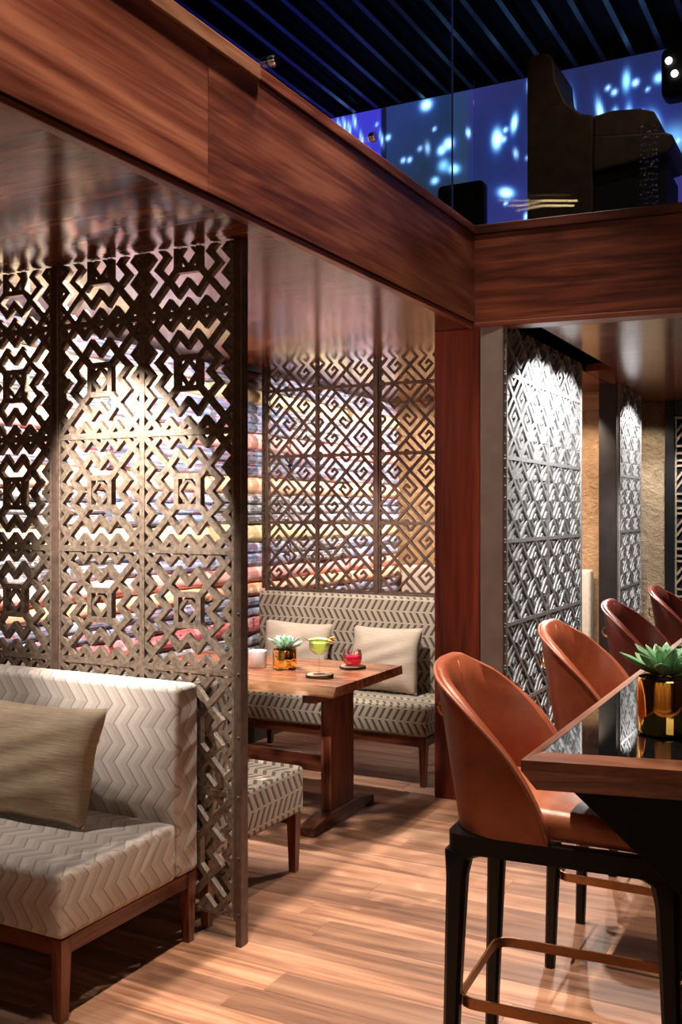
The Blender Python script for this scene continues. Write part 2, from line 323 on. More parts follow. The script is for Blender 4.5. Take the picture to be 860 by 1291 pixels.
# ------------------------------------------------------------------ mesh helpers
class MB:
    def __init__(s): s.bm = bmesh.new()
    def box(s, lo, hi, r=0, seg=2):
        bm = bmesh.new()
        bmesh.ops.create_cube(bm, size=1)
        c = [(a + b) / 2 for a, b in zip(lo, hi)]; d = [b - a for a, b in zip(lo, hi)]
        for v in bm.verts: v.co = Vector((c[0] + v.co.x * d[0], c[1] + v.co.y * d[1], c[2] + v.co.z * d[2]))
        if r: bmesh.ops.bevel(bm, geom=bm.edges[:], offset=r, segments=seg, profile=.5, affect='EDGES')
        return s.merge(bm)
    def merge(s, bm, mat=None):
        me = bpy.data.meshes.new('tmp'); 
        if mat: bmesh.ops.transform(bm, matrix=mat, verts=bm.verts)
        bm.to_mesh(me); bm.free(); s.bm.from_mesh(me); bpy.data.meshes.remove(me); return s
    def hexa(s, bot, top):
        """frustum from two 4-corner rings"""
        a = [s.bm.verts.new(p) for p in bot]; b = [s.bm.verts.new(p) for p in top]
        s.bm.faces.new(a[::-1]); s.bm.faces.new(b)
        for i in range(4): s.bm.faces.new((a[i], a[(i + 1) % 4], b[(i + 1) % 4], b[i]))
        return s
    def tube(s, pts, rad, n=8, cap=True, flat=None):
        """swept tube along pts; flat=(w,h) gives a rectangular band with h along z"""
        rings = []; P = [Vector(p) for p in pts]
        for i, p in enumerate(P):
            t = (P[min(i + 1, len(P) - 1)] - P[max(i - 1, 0)]).normalized()
            up = Vector((0, 0, 1)) if abs(t.z) < .95 else Vector((1, 0, 0))
            a = t.cross(up).normalized(); b = a.cross(t).normalized()
            rr = rad[i] if isinstance(rad, (list, tuple)) else rad
            if flat: ring = [p + a * x * flat[0] / 2 + b * y * flat[1] / 2 for x, y in ((-1, -1), (1, -1), (1, 1), (-1, 1))]
            else: ring = [p + a * cos(2 * pi * k / n) * rr + b * sin(2 * pi * k / n) * rr for k in range(n)]
            rings.append([s.bm.verts.new(q) for q in ring])
        m = len(rings[0])
        for i in range(len(rings) - 1):
            for k in range(m): s.bm.faces.new((rings[i][k], rings[i][(k + 1) % m], rings[i + 1][(k + 1) % m], rings[i + 1][k]))
        if cap: s.bm.faces.new(rings[0][::-1]); s.bm.faces.new(rings[-1])
        return s
    def lathe(s, prof, n=24, c=(0, 0), wob=None):
        rings = []
        for i, (r, z) in enumerate(prof):
            if r < 1e-5: rings.append([s.bm.verts.new((c[0], c[1], z))])
            else: rings.append([s.bm.verts.new((c[0] + r * (1 + (wob(k) if wob else 0)) * cos(2 * pi * k / n), c[1] + r * (1 + (wob(k) if wob else 0)) * sin(2 * pi * k / n), z)) for k in range(n)])
        for a, b in zip(rings, rings[1:]):
            for k in range(n):
                q = [a[k % len(a)], a[(k + 1) % len(a)], b[(k + 1) % len(b)], b[k % len(b)]]
                u = []
                for v in q:
                    if v not in u: u.append(v)
                if len(u) > 2: s.bm.faces.new(u)
        return s
    def prism(s, poly, axis, a, b, r=0):
        """extrude a 2D polygon along an axis: axis 'y' -> poly is (x,z); 'x' -> (y,z); 'z' -> (x,y)"""
        bm = bmesh.new()
        def p3(p, t): return {'y': (p[0], t, p[1]), 'x': (t, p[0], p[1]), 'z': (p[0], p[1], t)}[axis]
        A = [bm.verts.new(p3(p, a)) for p in poly]; B = [bm.verts.new(p3(p, b)) for p in poly]
        bm.faces.new(A[::-1]); bm.faces.new(B); n = len(poly)
        for i in range(n): bm.faces.new((A[i], A[(i + 1) % n], B[(i + 1) % n], B[i]))
        bmesh.ops.recalc_face_normals(bm, faces=bm.faces[:])
        if r: bmesh.ops.bevel(bm, geom=bm.edges[:], offset=r, segments=2, profile=.5, affect='EDGES')
        return s.merge(bm)
    def strip(s, pts, wd, y0, y1, closed=False):
        """flat bar following 2D pts (x,z) with mitred corners, from depth y0 to y1"""
        P = [Vector(p) for p in pts]; n = len(P); Lf, Rt = [], []
        for i in range(n):
            a = P[i - 1] if (i > 0 or closed) else None; b = P[(i + 1) % n] if (i < n - 1 or closed) else None
            d1 = (P[i] - a).normalized() if a is not None else None; d2 = (b - P[i]).normalized() if b is not None else None
            d1 = d1 or d2; d2 = d2 or d1
            n1 = Vector((-d1.y, d1.x)); n2 = Vector((-d2.y, d2.x)); mm = (n1 + n2)
            mm = mm / max(mm.dot(n1), .35)
            Lf.append(P[i] + mm * wd / 2); Rt.append(P[i] - mm * wd / 2)
        V = [[s.bm.verts.new((q.x, y, q.y)) for y in (y0, y1) for q in (l, r)] for l, r in zip(Lf, Rt)]  # l0 r0 l1 r1
        rng = range(n if closed else n - 1)
        for i in rng:
            a, b = V[i], V[(i + 1) % n]
            s.bm.faces.new((a[0], a[1], b[1], b[0])); s.bm.faces.new((a[3], a[2], b[2], b[3]))
            s.bm.faces.new((a[2], a[0], b[0], b[2])); s.bm.faces.new((a[1], a[3], b[3], b[1]))
        if not closed:
            for a in (V[0], V[-1]): s.bm.faces.new((a[0], a[2], a[3], a[1]))
        return s
    def mesh(s, name='m', smooth=False, uv=False, recalc=True):
        if recalc: bmesh.ops.recalc_face_normals(s.bm, faces=s.bm.faces[:])
        if uv:
            lay = s.bm.loops.layers.uv.verify()
            for f in s.bm.faces:
                nn = f.normal; ax = max(range(3), key=lambda i: abs(nn[i]) * (1.25 if i == 2 else 1))
                for l in f.loops:
                    co = l.vert.co
                    l[lay].uv = {2: (co.x, co.y), 1: (co.x, co.z), 0: (co.y, co.z)}[ax]
        me = bpy.data.meshes.new(name); s.bm.to_mesh(me); s.bm.free()
        if smooth:
            me.polygons.foreach_set('use_smooth', [True] * len(me.polygons))
            if smooth != True: me.set_sharp_from_angle(angle=R(smooth))
        return me
def obj(name, me, mat, parent=None, loc=(0, 0, 0), rot=(0, 0, 0)):
    if isinstance(me, MB): me = me.mesh(name)
    if mat is not None and not me.materials: me.materials.append(mat)
    o = bpy.data.objects.new(name, me); COL.objects.link(o)
    o.location = loc; o.rotation_euler = rot
    if parent: o.parent = parent
    return o
def tag(o, label=None, cat=None, group=None, kind=None):
    if label: o['label'] = label
    if cat: o['category'] = cat
    if group: o['group'] = group
    if kind: o['kind'] = kind
    return o
def thing(name, label, cat, loc=(0, 0, 0), rz=0, group=None):
    o = bpy.data.objects.new(name, None); COL.objects.link(o); o.empty_display_size = .1
    o.location = loc; o.rotation_euler = (0, 0, rz); return tag(o, label, cat, group)
def copy_tree(o, parent=None):
    c = o.copy(); COL.objects.link(c); c.parent = parent
    for ch in [x for x in bpy.data.objects if x.parent == o]: copy_tree(ch, c)
    return c
def struct(name, me, mat, **kw): return tag(obj(name, me, mat, **kw), kind='structure')
def bx(lo, hi, r=0, seg=2): return MB().box(lo, hi, r, seg)

# ================================================================== SETTING
# floor: a base with every visible plank of its own
floor = struct('floor', bx((-9, -4, -.08), (5, 12, -.0015)), M['floor'])
PW = .152
plank_me = {}
for Lp in (.75, 1.05, 1.35, 1.7):
    plank_me[Lp] = bx((0, 0, -.02), (Lp - .0016, PW - .0016, 0), .0012, 1).mesh('plank'); plank_me[Lp].materials.append(M['floor'])
y = 1.95; row = 0
while y < 8.3:
    x = -4.2 - rnd.random() * 1.2
    while x < 1.0:
        Lp = rnd.choice((.75, 1.05, 1.35, 1.35, 1.7, 1.7))
        if not (x > .9 or x + Lp < -4.0 or (y > 6.5 and (x + Lp < -2.2))):
            obj('plank', plank_me[Lp], None, floor, (x, y, 0))
        x += Lp
    y += PW; row += 1

# timber fascia beams (balcony edges) with their veneer panels
beam = struct('trim_1', bx((-2.05, -1.0, 2.675), (-1.895, 5.30, 3.13)), M['black'])
def yp(a, b): return obj('veneer_panel', bx((-.008, 0, -.2375), (.008, b - a - .002, .2375), .0015, 1), M['walnut_y'], beam, (-1.888, a, 2.895))
yp(-1.0, 2.658); yp(2.658, 5.17)
obj('cap_strip', bx((-2.03, -1.0, 3.13), (-1.866, 2.954, 3.185), .004), M['bar_wood_y'], beam)
obj('cap_strip', bx((-2.03, 2.955, 3.14), (-1.874, 5.20, 3.185), .004), M['walnut_y'], beam)
obj('bottom_strip', bx((-1.925, -1.0, 2.632), (-1.885, 5.20, 2.652), .003), M['walnut_y'], beam)
b2 = struct('trim_2', bx((0, .012, 2.675), (5.2, .16, 3.13)), M['black'], loc=(-1.885, 5.155, 0), rot=(0, 0, R(5.2)))
obj('veneer_panel', bx((-.01, 0, -.2375), (5.2, .014, .2375), .0015, 1), M['walnut_x'], b2, (0, 0, 2.895))
obj('cap_strip', bx((-.01, -.012, 3.135), (5.2, .16, 3.185), .004), M['walnut_x'], b2)
obj('bottom_strip', bx((-.01, -.004, 2.628), (5.2, .13, 2.655), .003), M['walnut_x'], b2)

# soffits (ceilings of the low booths) - carry the balcony floor
struct('ceiling_1', MB().prism([(-6.5, -1), (-1.93, -1), (-1.93, 5.32), (-1.80, 5.32), (-1.80, 8.6), (-6.5, 8.6)], 'z', 2.645, 2.672), M['soffit'])
struct('ceiling_2', MB().prism([(-1.58, 5.25), (3.5, 5.70), (3.5, 9.9), (-3.0, 9.9), (-3.0, 8.62), (-1.79, 8.62), (-1.79, 7.25), (-1.58, 7.25)], 'z', 2.645, 2.70), M['soffit'])
struct('ceiling_3', bx((-1.80, 5.5, 2.93), (-1.58, 7.3, 2.95)), M['black'])
tag(obj('balcony_floor', MB().prism([(-6.5, -1), (-2.06, -1), (-2.06, 5.3), (3.5, 5.75), (3.5, 9.9), (-6.5, 9.9)], 'z', 2.96, 3.02), M['black']), kind='structure')

# timber pilaster + steel jamb at the corner
struct('wall_pilaster', bx((-2.155, 5.25, 0), (-1.885, 5.50, 2.644), .003, 1), M['walnut_z'])

# outer shell
struct('wall_left', bx((-4.62, -1, 0), (-4.55, 8.62, 2.645)), M['dark_wall'])
struct('wall_far', bx((-4.6, 8.55, 0), (-1.90, 8.61, 2.645)), M['plaster_warm'])
struct('wall_end', bx((-1.95, 9.62, 0), (3.5, 9.75, 2.645)), M['plaster_sand'])
struct('wall_right', bx((3.5, -4, 0), (3.6, 10, 6)), M['dark_wall'])
struct('wall_back', bx((-9, -4.1, 0), (3.6, -4, 6)), M['back_panel'])
struct('wall_upper_left', bx((-8.0, -4, 2.7), (-7.9, 9.4, 6)), M['dark_wall'])
struct('trim_3', bx((-2.6, 8.515, 2.50), (-1.86, 8.55, 2.645)), M['lintel'])

# high ceiling: black soffit, every slat its own piece, running towards the screen
ceil = struct('ceiling_4', bx((-8, -4, 5.86), (3.6, 9.5, 5.92)), M['ceiling_black'])
sl = bx((-.022, -3.9, 5.66), (.022, 8.98, 5.80)).mesh('slat'); sl.materials.append(M['slat'])
for i in range(46): obj('slat', sl, None, ceil, (-7.8 + i * .25, 0, 0))

# ------------------------------------------------------------------ projected star screen
def star_wall():
    W0, W1, Z0, Z1, st = -7.0, 1.6, 2.98, 5.66, .02
    nx = int((W1 - W0) / st); nz = int((Z1 - Z0) / st)
    bm = MB(); r2 = random.Random(11)
    blobs = [(-3.06, 5.14, .055, .10, 6, .2, 0), (-3.55, 5.18, .06, .06, 6, .3, 0), (-3.62, 5.13, .05, .05, 5, .2, 0), (-3.78, 5.60, .07, .06, 6, .3, 0),
             (-3.69, 4.845, .05, .04, 3, .2, 0), (-3.50, 4.93, .08, .05, 3, 0, .5), (-3.60, 4.98, .07, .07, 2, 0, 0), (-2.89, 5.26, .035, .09, 5, .2, .2), (-2.97, 4.62, .09, .05, 5, .3, .6),
             (-2.2, 4.5, .10, .10, 2, .0, 0), (-1.84, 5.08, .035, .14, 6, .3, 0), (-1.74, 5.07, .07, .07, 4, .1, 0), (-1.62, 5.02, .06, .12, 4, .3, -.4),
             (-2.09, 5.20, .035, .14, 4, .3, -.3), (-1.96, 5.17, .03, .06, 4, .2, 0), (-2.35, 5.28, .035, .16, 4, .3, -.1), (-2.62, 5.14, .08, .08, 4, .2, 0), (-1.86, 5.45, .04, .10, 3, .0, 0),
             (-1.45, 4.85, .2, .16, 1.0, 0, 0), (-2.15, 4.93, .12, .08, 3, 0, 0), (-1.58, 5.42, .05, .05, 3, .2, 0)]
    for i in range(190):
        s_ = r2.uniform(.02, .036); blobs.append((r2.uniform(-6.5, 1.5), r2.uniform(3.2, 5.6), s_, s_ * r2.choice((1, 1, 2.2)), r2.uniform(1.5, 4), .5, r2.uniform(-.4, .4)))
    for i in range(16):   # trails on the left part
        blobs.append((r2.uniform(-4.9, -4.25), r2.uniform(4.9, 5.6), .10, .016, 3, .5, 2.3))
    bm = bmesh.new()
    lay = bm.verts.layers.float_color.new('screen_image')
    V = []
    for j in range(nz + 1):
        for i in range(nx + 1):
            x = W0 + i * st; z = Z0 + j * st
            v = bm.verts.new((x, 0, z)); V.append(v)
            swirl = .5 + .5 * sin(1.7 * x + 1.3 * sin(1.1 * z + .6 * x)) * cos(1.3 * z - .5 * x)
            g = .5 + .5 * sin(2.3 * z + 1.9 * sin(.9 * x))
            c = [.020 + .024 * g, .019 + .022 * swirl, .06 + .14 * swirl + .04 * g]
            if x < -4.25: c = [.03 + .03 * g, .02 + .03 * swirl, .30 + .4 * swirl]
            elif x < -3.34: c = [.022, .036 + .015 * swirl, .085 + .10 * g * swirl]
            if -4.27 < x < -4.20: c = [.004, .004, .012]
            v[lay] = (*c, 1)
    for (bx_, bz, sx, sz, a, wht, tilt) in blobs:
        sx *= .62; sz *= .68
        i0 = max(0, int((bx_ - .5 - W0) / st)); i1 = min(nx, int((bx_ + .5 - W0) / st) + 1)
        j0 = max(0, int((bz - .5 - Z0) / st)); j1 = min(nz, int((bz + .5 - Z0) / st) + 1)
        ct, sn = cos(tilt * .6), sin(tilt * .6)
        for j in range(j0, j1 + 1):
            for i in range(i0, i1 + 1):
                dx = W0 + i * st - bx_; dz = Z0 + j * st - bz
                u = dx * ct - dz * sn; t = dx * sn + dz * ct
                q = (u / sx) ** 2 + (t / sz) ** 2
                if q > 30: continue
                e = a * math.exp(-q); h = .12 * a / (1 + q * .8) * math.exp(-q / 12)
                v = V[j * (nx + 1) + i]; c = v[lay]
                v[lay] = (c[0] + e * .22 * (1 + wht) + h * .02, c[1] + e * .62 + h * .22, c[2] + e * 1.0 + h * 1.4, 1)
    for j in range(nz):
        for i in range(nx):
            a = j * (nx + 1) + i; bm.faces.new((V[a], V[a + 1], V[a + nx + 2], V[a + nx + 1]))
    me = bpy.data.meshes.new('display'); bm.to_mesh(me); bm.free()
    m, nt, bs = newmat('display'); at = N(nt, 'ShaderNodeAttribute', attribute_name='screen_image')
    bs.inputs['Base Color'].default_value = (.01, .01, .012, 1); bs.inputs['Roughness'].default_value = .6
    L(nt, at.outputs['Color'], bs.inputs['Emission Color']); bs.inputs['Emission Strength'].default_value = 1.0
    return me, m
led = thing('video_wall', 'glowing blue video wall of drifting stars across the upper level', 'screen', (0, 9.0, 0))
me, m = star_wall(); obj('display', me, m, led)
obj('casing', bx((-7.0, .012, 2.98), (1.6, .12, 5.655)), M['black'], led)

# glass balustrades on the beams
ga = thing('glass_balustrade', 'clear glass balustrade panel with steel buttons above the long left beam', 'balustrade', (-1.99, 0, 3.0), 0)
obj('pane', bx((-.007, -1.0, .10), (.007, 5.10, 1.6)), M['pane'], ga)
obj('polished_edge', bx((-.004, 5.10, .10), (.004, 5.108, 1.6)), M['pane_edge'], ga)
bt = MB(); bmv = bmesh.new(); bmesh.ops.create_cone(bmv, cap_ends=True, segments=20, radius1=.022, radius2=.022, depth=.03)
bmesh.ops.bevel(bmv, geom=[e for e in bmv.edges if len(e.link_faces) == 2 and e.calc_face_angle() > 1], offset=.004, segments=2, affect='EDGES')
bt.merge(bmv, Matrix.Rotation(pi / 2, 4, 'Y')); bme = bt.mesh('button', 40); bme.materials.append(M['chrome'])
for y in (2.30, 3.20, 4.06): obj('button', bme, None, ga, (.022, y, .32))
gb = thing('glass_balustrade', 'clear glass balustrade panel above the right hand cross beam', 'balustrade', (-1.885, 5.155, 3.0), R(5.2))
obj('pane', bx((-.02, .07, .15), (5.2, .084, 1.6)), M['pane'], gb)

# ================================================================== LATTICE SCREENS
def rot4(pts, k):
    for _ in range(k): pts = [(-b, a) for a, b in pts]
    return pts
def tile_cross(w, h, bar=.023, d0=-.013, d1=.013):
    """square tile: centre square with inner diamond, four diagonals, zigzag bands in each quarter"""
    mb = MB(); hx, hz = w / 2, h / 2
    sc = lambda ps: [(a * hx, b * hz) for a, b in ps]
    for k in range(4):
        mb.strip(sc(rot4([(.24, .24), (.985, .985)], k)), bar, d0, d1)
        mb.strip(sc(rot4([(-.78, .78), (-.585, .985), (-.39, .79), (-.195, .985), (0, .79), (.195, .985), (.39, .79), (.585, .985), (.78, .78)], k)), bar, d0 + .001, d1 - .001)
        mb.strip(sc(rot4([(-.42, .42), (-.205, .665), (0, .46), (.205, .665), (.42, .42)], k)), bar, d0 + .001, d1 - .001)
    mb.strip(sc([(-.24, -.26), (.24, -.26), (.24, .26), (-.24, .26)]), bar * .95, d0 - .001, d1 + .001, True)
    mb.strip(sc([(0, -.22), (.2, 0), (0, .22), (-.2, 0)]), bar * .6, d0 + .003, d1 - .003, True)
    b = .012
    mb.strip([(-hx + b / 2, -hz + b / 2), (hx - b / 2, -hz + b / 2), (hx - b / 2, hz - b / 2), (-hx + b / 2, hz - b / 2)], b, d0 - .0015, d1 + .0015, True)
    return mb.mesh('lattice_tile')
def tile_key(w, h, bar=.0155, d0=-.012, d1=.012, nx_=2, nz_=2):
    """diagonal lattice whose diamonds hold hooked key spirals"""
    mb = MB(); px, pz = w / nx_, h / nz_   # one diamond spans px by pz
    def clipseg(p, q):
        t0, t1 = 0, 1; d = (q[0] - p[0], q[1] - p[1])
        for i, lim in ((0, w / 2), (1, h / 2)):
            for sgn in (1, -1):
                a = sgn * d[i]; b = lim - sgn * p[i]
                if abs(a) < 1e-9:
                    if b < 0: return None
                elif a > 0: t1 = min(t1, b / a)
                else: t0 = max(t0, b / a)
        if t1 - t0 < .02: return None
        return [(p[0] + d[0] * t0, p[1] + d[1] * t0), (p[0] + d[0] * t1, p[1] + d[1] * t1)]
    for k in range(-6, 7):
        o = (k + .5) * px
        for sg in (1, -1):
            s_ = clipseg((o - 4 * px, -sg * 4 * pz), (o + 4 * px, sg * 4 * pz))
            if s_: mb.strip(s_, bar, d0 + (.0008 if sg > 0 else 0), d1 - (.0008 if sg > 0 else 0))
    # spirals
    def place(cx, cz, pts, flip):
        out = []
        for u, v in pts:
            if flip: u, v = v, u
            out.append((cx + (u - v) * px / 4 , cz + (u + v) * pz / 4))
        return out
    hook = [(1.0, .42), (-.42, .42), (-.42, -.42), (.40, -.42), (.40, .0), (.02, .0)]
    for i in range(-4, 5):
        for j in range(-4, 5):
            if (i + j) % 2 or abs(i) > nx_ or abs(j) > nz_: continue
            cx, cz = i * px / 2, j * pz / 2
            flip = (j % 2 == 0)
            pts = place(cx, cz, hook, flip)
            if (i % 4 == 2): pts = [(2 * cx - a, b) for a, b in pts]
            if abs(cx) < w / 2 - .01 and abs(cz) < h / 2 - .01: mb.strip(pts, bar * .85, d0 + .0015, d1 - .0015)
            else:
                for p, q in zip(pts, pts[1:]):
                    s_ = clipseg(p, q)
                    if s_: mb.strip(s_, bar * .85, d0 + .0015, d1 - .0015)
    b = .011
    mb.strip([(-w / 2 + b / 2, -h / 2 + b / 2), (w / 2 - b / 2, -h / 2 + b / 2), (w / 2 - b / 2, h / 2 - b / 2), (-w / 2 + b / 2, h / 2 - b / 2)], b, d0 - .0015, d1 + .0015, True)
    return mb.mesh('lattice_tile')

# near screen between the two back-to-back sofas
TH, TWd = .457, .437
scr = thing('lattice_screen', 'bronze openwork screen of cross-and-zigzag squares standing behind the near sofa', 'screen', (-2.045, 3.125, 0))
tA = tile_cross(TWd, TH); tA.materials.append(M['bronze'])
def half_tile():   # the cut row under the soffit
    src_mat = M['bronze']
    bm = bmesh.new(); bm.from_mesh(tA); cut = -TH / 2 + .255
    bmesh.ops.bisect_plane(bm, geom=bm.verts[:] + bm.edges[:] + bm.faces[:], plane_co=(0, 0, cut), plane_no=(0, 0, 1), clear_outer=True)
    me = bpy.data.meshes.new('lattice_tile'); bm.to_mesh(me); bm.free(); me.materials.append(src_mat); return me
hA = half_tile()
xs = [-.026 - TWd / 2 - .012]; xs.append(xs[0] - TWd); xs.append(xs[1] - TWd - .036); xs.append(xs[2] - TWd)
def side_cut(src, cut):
    bm = bmesh.new(); bm.from_mesh(src)
    bmesh.ops.bisect_plane(bm, geom=bm.verts[:] + bm.edges[:] + bm.faces[:], plane_co=(cut, 0, 0), plane_no=(-1, 0, 0), clear_outer=True)
    me = bpy.data.meshes.new('lattice_tile'); bm.to_mesh(me); bm.free(); me.materials.append(M['bronze']); return me
tAs, hAs = side_cut(tA, TWd / 2 - .31), side_cut(hA, TWd / 2 - .31)
for x in xs[:4]:
    for r_ in range(6):
        z = .10 + TH * r_ + TH / 2; last = x == xs[3]
        obj('lattice_tile', (tAs if last else tA) if r_ < 5 else (hAs if last else hA), None, scr, (x, 0, z))
fr = M['bronze_frame']
obj('end_post', bx((-.026, -.026, 0), (0, .022, 2.645), .002, 1), fr, scr)
obj('end_angle', bx((-.038, -.018, .09), (-.0265, .018, 2.645)), fr, scr)
xm = (xs[1] + xs[2]) / 2
obj('mullion', bx((xm - .0175, -.02, .09), (xm + .0175, .02, 2.645), .003, 1), fr, scr)
xe = xs[3] + TWd / 2 - .31
obj('wall_post', bx((xe - .03, -.02, 0), (xe, .02, 2.645), .003, 1), fr, scr)
rv = bmesh.new(); bmesh.ops.create_icosphere(rv, subdivisions=1, radius=.0055)
rme = bpy.data.meshes.new('rivet'); rv.to_mesh(rme); rv.free(); rme.materials.append(fr)
for z in (.12, .33, .558, .78, 1.015, 1.24): obj('rivet', rme, None, scr, (-.013, -.026, z))

# booth screen behind the far bench
sc2 = thing('lattice_screen', 'bronze openwork screen of diamond key spirals above the booth bench', 'screen', (-2.30, 6.02, 0))
TK = .465
tK = tile_key(.445, TK); tK.materials.append(M['bronze_frame'])
def cut_mesh(src, cut):
    src_mat = src.materials[0]
    bm = bmesh.new(); bm.from_mesh(src)
    bmesh.ops.bisect_plane(bm, geom=bm.verts[:] + bm.edges[:] + bm.faces[:], plane_co=(0, 0, cut), plane_no=(0, 0, 1), clear_outer=True)
    me = bpy.data.meshes.new('lattice_tile'); bm.to_mesh(me); bm.free(); me.materials.append(src_mat); return me
tKc = cut_mesh(tK, -TK / 2 + .168)
for x in (-.1125, -.1125 - .445, -1.06 + .04 + .0, -1.465 + .0):
    pass
kx = [-.345, -.345 - .445 - .03, -.345 - .445 * 2 - .03]
for x in kx:
    for r_ in range(4):
        obj('lattice_tile', tK if r_ < 3 else tKc, None, sc2, (x, 0, 1.08 + TK * r_ + TK / 2))
obj('mullion', bx((-.345 - .2225 - .03, -.022, 1.0), (-.345 - .2225, .022, 2.645), .003, 1), M['bronze_frame'], sc2)
obj('end_post', bx((-1.458, -.022, 1.0), (-1.4325, .022, 2.645), .003, 1), M['bronze_frame'], sc2)
obj('end_post', bx((-.1225, -.022, 0), (-.09, .022, 2.645), .003, 1), M['bronze_frame'], sc2)
obj('base_rail', bx((-1.458, -.02, 1.045), (-.1225, .02, 1.078), .003, 1), M['bronze_frame'], sc2)

# steel wall screens lit from the slot, and their jambs
def steel_screen(name, label, y0, n, tw, xf, z0=.09):
    t = thing(name, label, 'screen', (xf, y0, 0), R(90))
    me = tile_key(tw, TH, .021, -.02, .02, 3, 2); me.materials.append(M['steel'])
    cu = cut_mesh(me, -TH / 2 + .27)
    for i in range(n):
        for r_ in range(6): obj('lattice_tile', me if r_ < 5 else cu, None, t, (tw * (i + .5), 0, z0 + TH * r_ + TH / 2))
    obj('backing_board', bx((0, .055, 0), (tw * n, .075, 2.645)), M['black'], t)
    # cover strip on every second joint
    for i in range(0, n + 1): obj('cover_strip', bx((tw * i - .006, -.026, 0), (tw * i + .006, -.0217, 2.64)), M['steel_jamb'], t)
    obj('jamb', bx((-.03, -.012, 0), (-.002, .118, 2.645), .003, 1), M['steel_jamb'], t)
    return t
steel_screen('steel_screen', 'grey steel key-pattern wall screen beside the timber pilaster', 5.20, 2, .81, -1.735)
steel_screen('steel_screen', 'narrow steel key-pattern screen farther along, beyond the dark steel post', 8.14, 1, .86, -1.755)
tag(obj('steel_post', bx((-1.885, 8.06, 0), (-1.745, 8.10, 2.645), .003, 1), M['dark_steel']), 'dark steel post at the near edge of the far narrow screen', 'post')

# right end screen in a dark frame
sc3 = thing('lattice_screen', 'bronze block-pattern screen in a black frame on the end wall', 'screen', (-1.62, 9.58, 0))
def tile_block(w, h):
    mb = MB(); b = .02
    for i in range(-1, 2):
        x = i * w / 3
        mb.strip([(x - w / 6, -h / 2), (x - w / 6, h / 2)], b, -.01, .01)
    for j, z in enumerate((-.42, -.27, -.12)):
        mb.strip([(-w / 2, z * h), (w / 2, z * h)], b, -.0095, .0095)
    for i in range(-1, 2):
        x = i * w / 3
        mb.strip([(x - w / 6, -.02 * h), (x, .2 * h), (x + w / 6, -.02 * h)], b, -.009, .009)
        mb.strip([(x - w / 6, .16 * h), (x, .38 * h), (x + w / 6, .16 * h)], b, -.009, .009)
        mb.strip([(x, .2 * h), (x, .5 * h)], b, -.0085, .0085)
    mb.strip([(-w / 2, .47 * h), (w / 2, .47 * h)], b, -.0095, .0095)
    return mb.mesh('lattice_tile')
tB = tile_block(.46, .44); tB.materials.append(plain('pewter', (.34, .29, .23), .4, .7, .3, 40, .3))
for i in range(3):
    for j in range(5): obj('lattice_tile', tB, None, sc3, (.09 + .46 * (i + .5), -.01, .30 + .44 * (j + .5)))
obj('frame_post', bx((0, -.05, 0), (.085, .035, 2.645), .004, 1), M['black_lacquer'], sc3)
obj('backing_board', bx((.086, .012, .1), (1.55, .03, 2.5)), M['black'], sc3)
obj('frame_head', bx((.086, -.05, 2.51), (1.55, .035, 2.645), .004, 1), M['black_lacquer'], sc3)

# ================================================================== TEXTILE WALL
tag(obj('display_plinth', bx((-4.54, 2.5, 0), (-3.79, 8.52, .456), .004), M['dark_wall']), 'long dark plinth carrying the stacks of folded rugs', 'plinth')
def fold_mesh(h, nf, ln, seed):
    r = random.Random(seed); mb = MB(); ny = 14; prof = []
    K = 7 * nf
    for k in range(K + 1):
        t = k / K; ph = (t * nf) % 1 if k < K else 1
        prof.append((.0 - .030 * (1 - sqrt(max(0, 1 - (2 * ph - 1) ** 2 * .98))) * (1 if nf > 1 else 1.5), t * h))
    ring = [(-.55, 0)] + prof + [(-.55, h)]
    rows = []
    o1, o2 = r.uniform(0, 6), r.uniform(0, 6)
    for j in range(ny + 1):
        y = -ln / 2 + ln * j / ny; e = 1 - max(0, (abs(2 * j / ny - 1) - .86) / .14) ** 2 * .06
        wob = .007 * sin(7 * y + o1) + .004 * sin(19 * y + o2); sg = .006 * sin(5 * y + o2)
        rows.append([mb.bm.verts.new((x + (wob + .004 * sin(11 * y + z * 40 + o1) if x > -.5 else 0), y, max(0, z * e + (sg * sin(pi * z / h)))))
                     for x, z in ring])
    for a, b in zip(rows, rows[1:]):
        for k in range(len(ring) - 1): mb.bm.faces.new((a[k], a[k + 1], b[k + 1], b[k]))
        mb.bm.faces.new((a[-1], a[0], b[0], b[-1]))
    mb.bm.faces.new(rows[0]); mb.bm.faces.new(rows[-1])
    return mb.mesh('rug', 60)
seq = [('rose', .12, 1), ('charcoal', .17, 2), ('red', .12, 1), ('indigo', .15, 2), ('orange', .10, 1), ('rose', .11, 1), ('denim', .17, 2), ('mustard', .13, 1), ('charcoal', .21, 3),
       ('orange', .12, 1), ('indigo', .19, 2), ('rose', .12, 1), ('denim', .21, 3), ('mustard', .10, 1), ('indigo', .13, 2)]
ordn = ['lowest', 'second', 'third', 'fourth', 'fifth', 'sixth', 'seventh', 'eighth', 'ninth', 'tenth', 'eleventh', 'twelfth', 'thirteenth', 'fourteenth', 'topmost']
names = {'rose': 'dusty rose', 'charcoal': 'charcoal speckled', 'red': 'brick red', 'indigo': 'dark indigo patterned', 'orange': 'burnt orange', 'denim': 'denim blue striped', 'mustard': 'mustard yellow'}
cache = {}
stk = ['first', 'second', 'third', 'fourth', 'fifth', 'sixth']
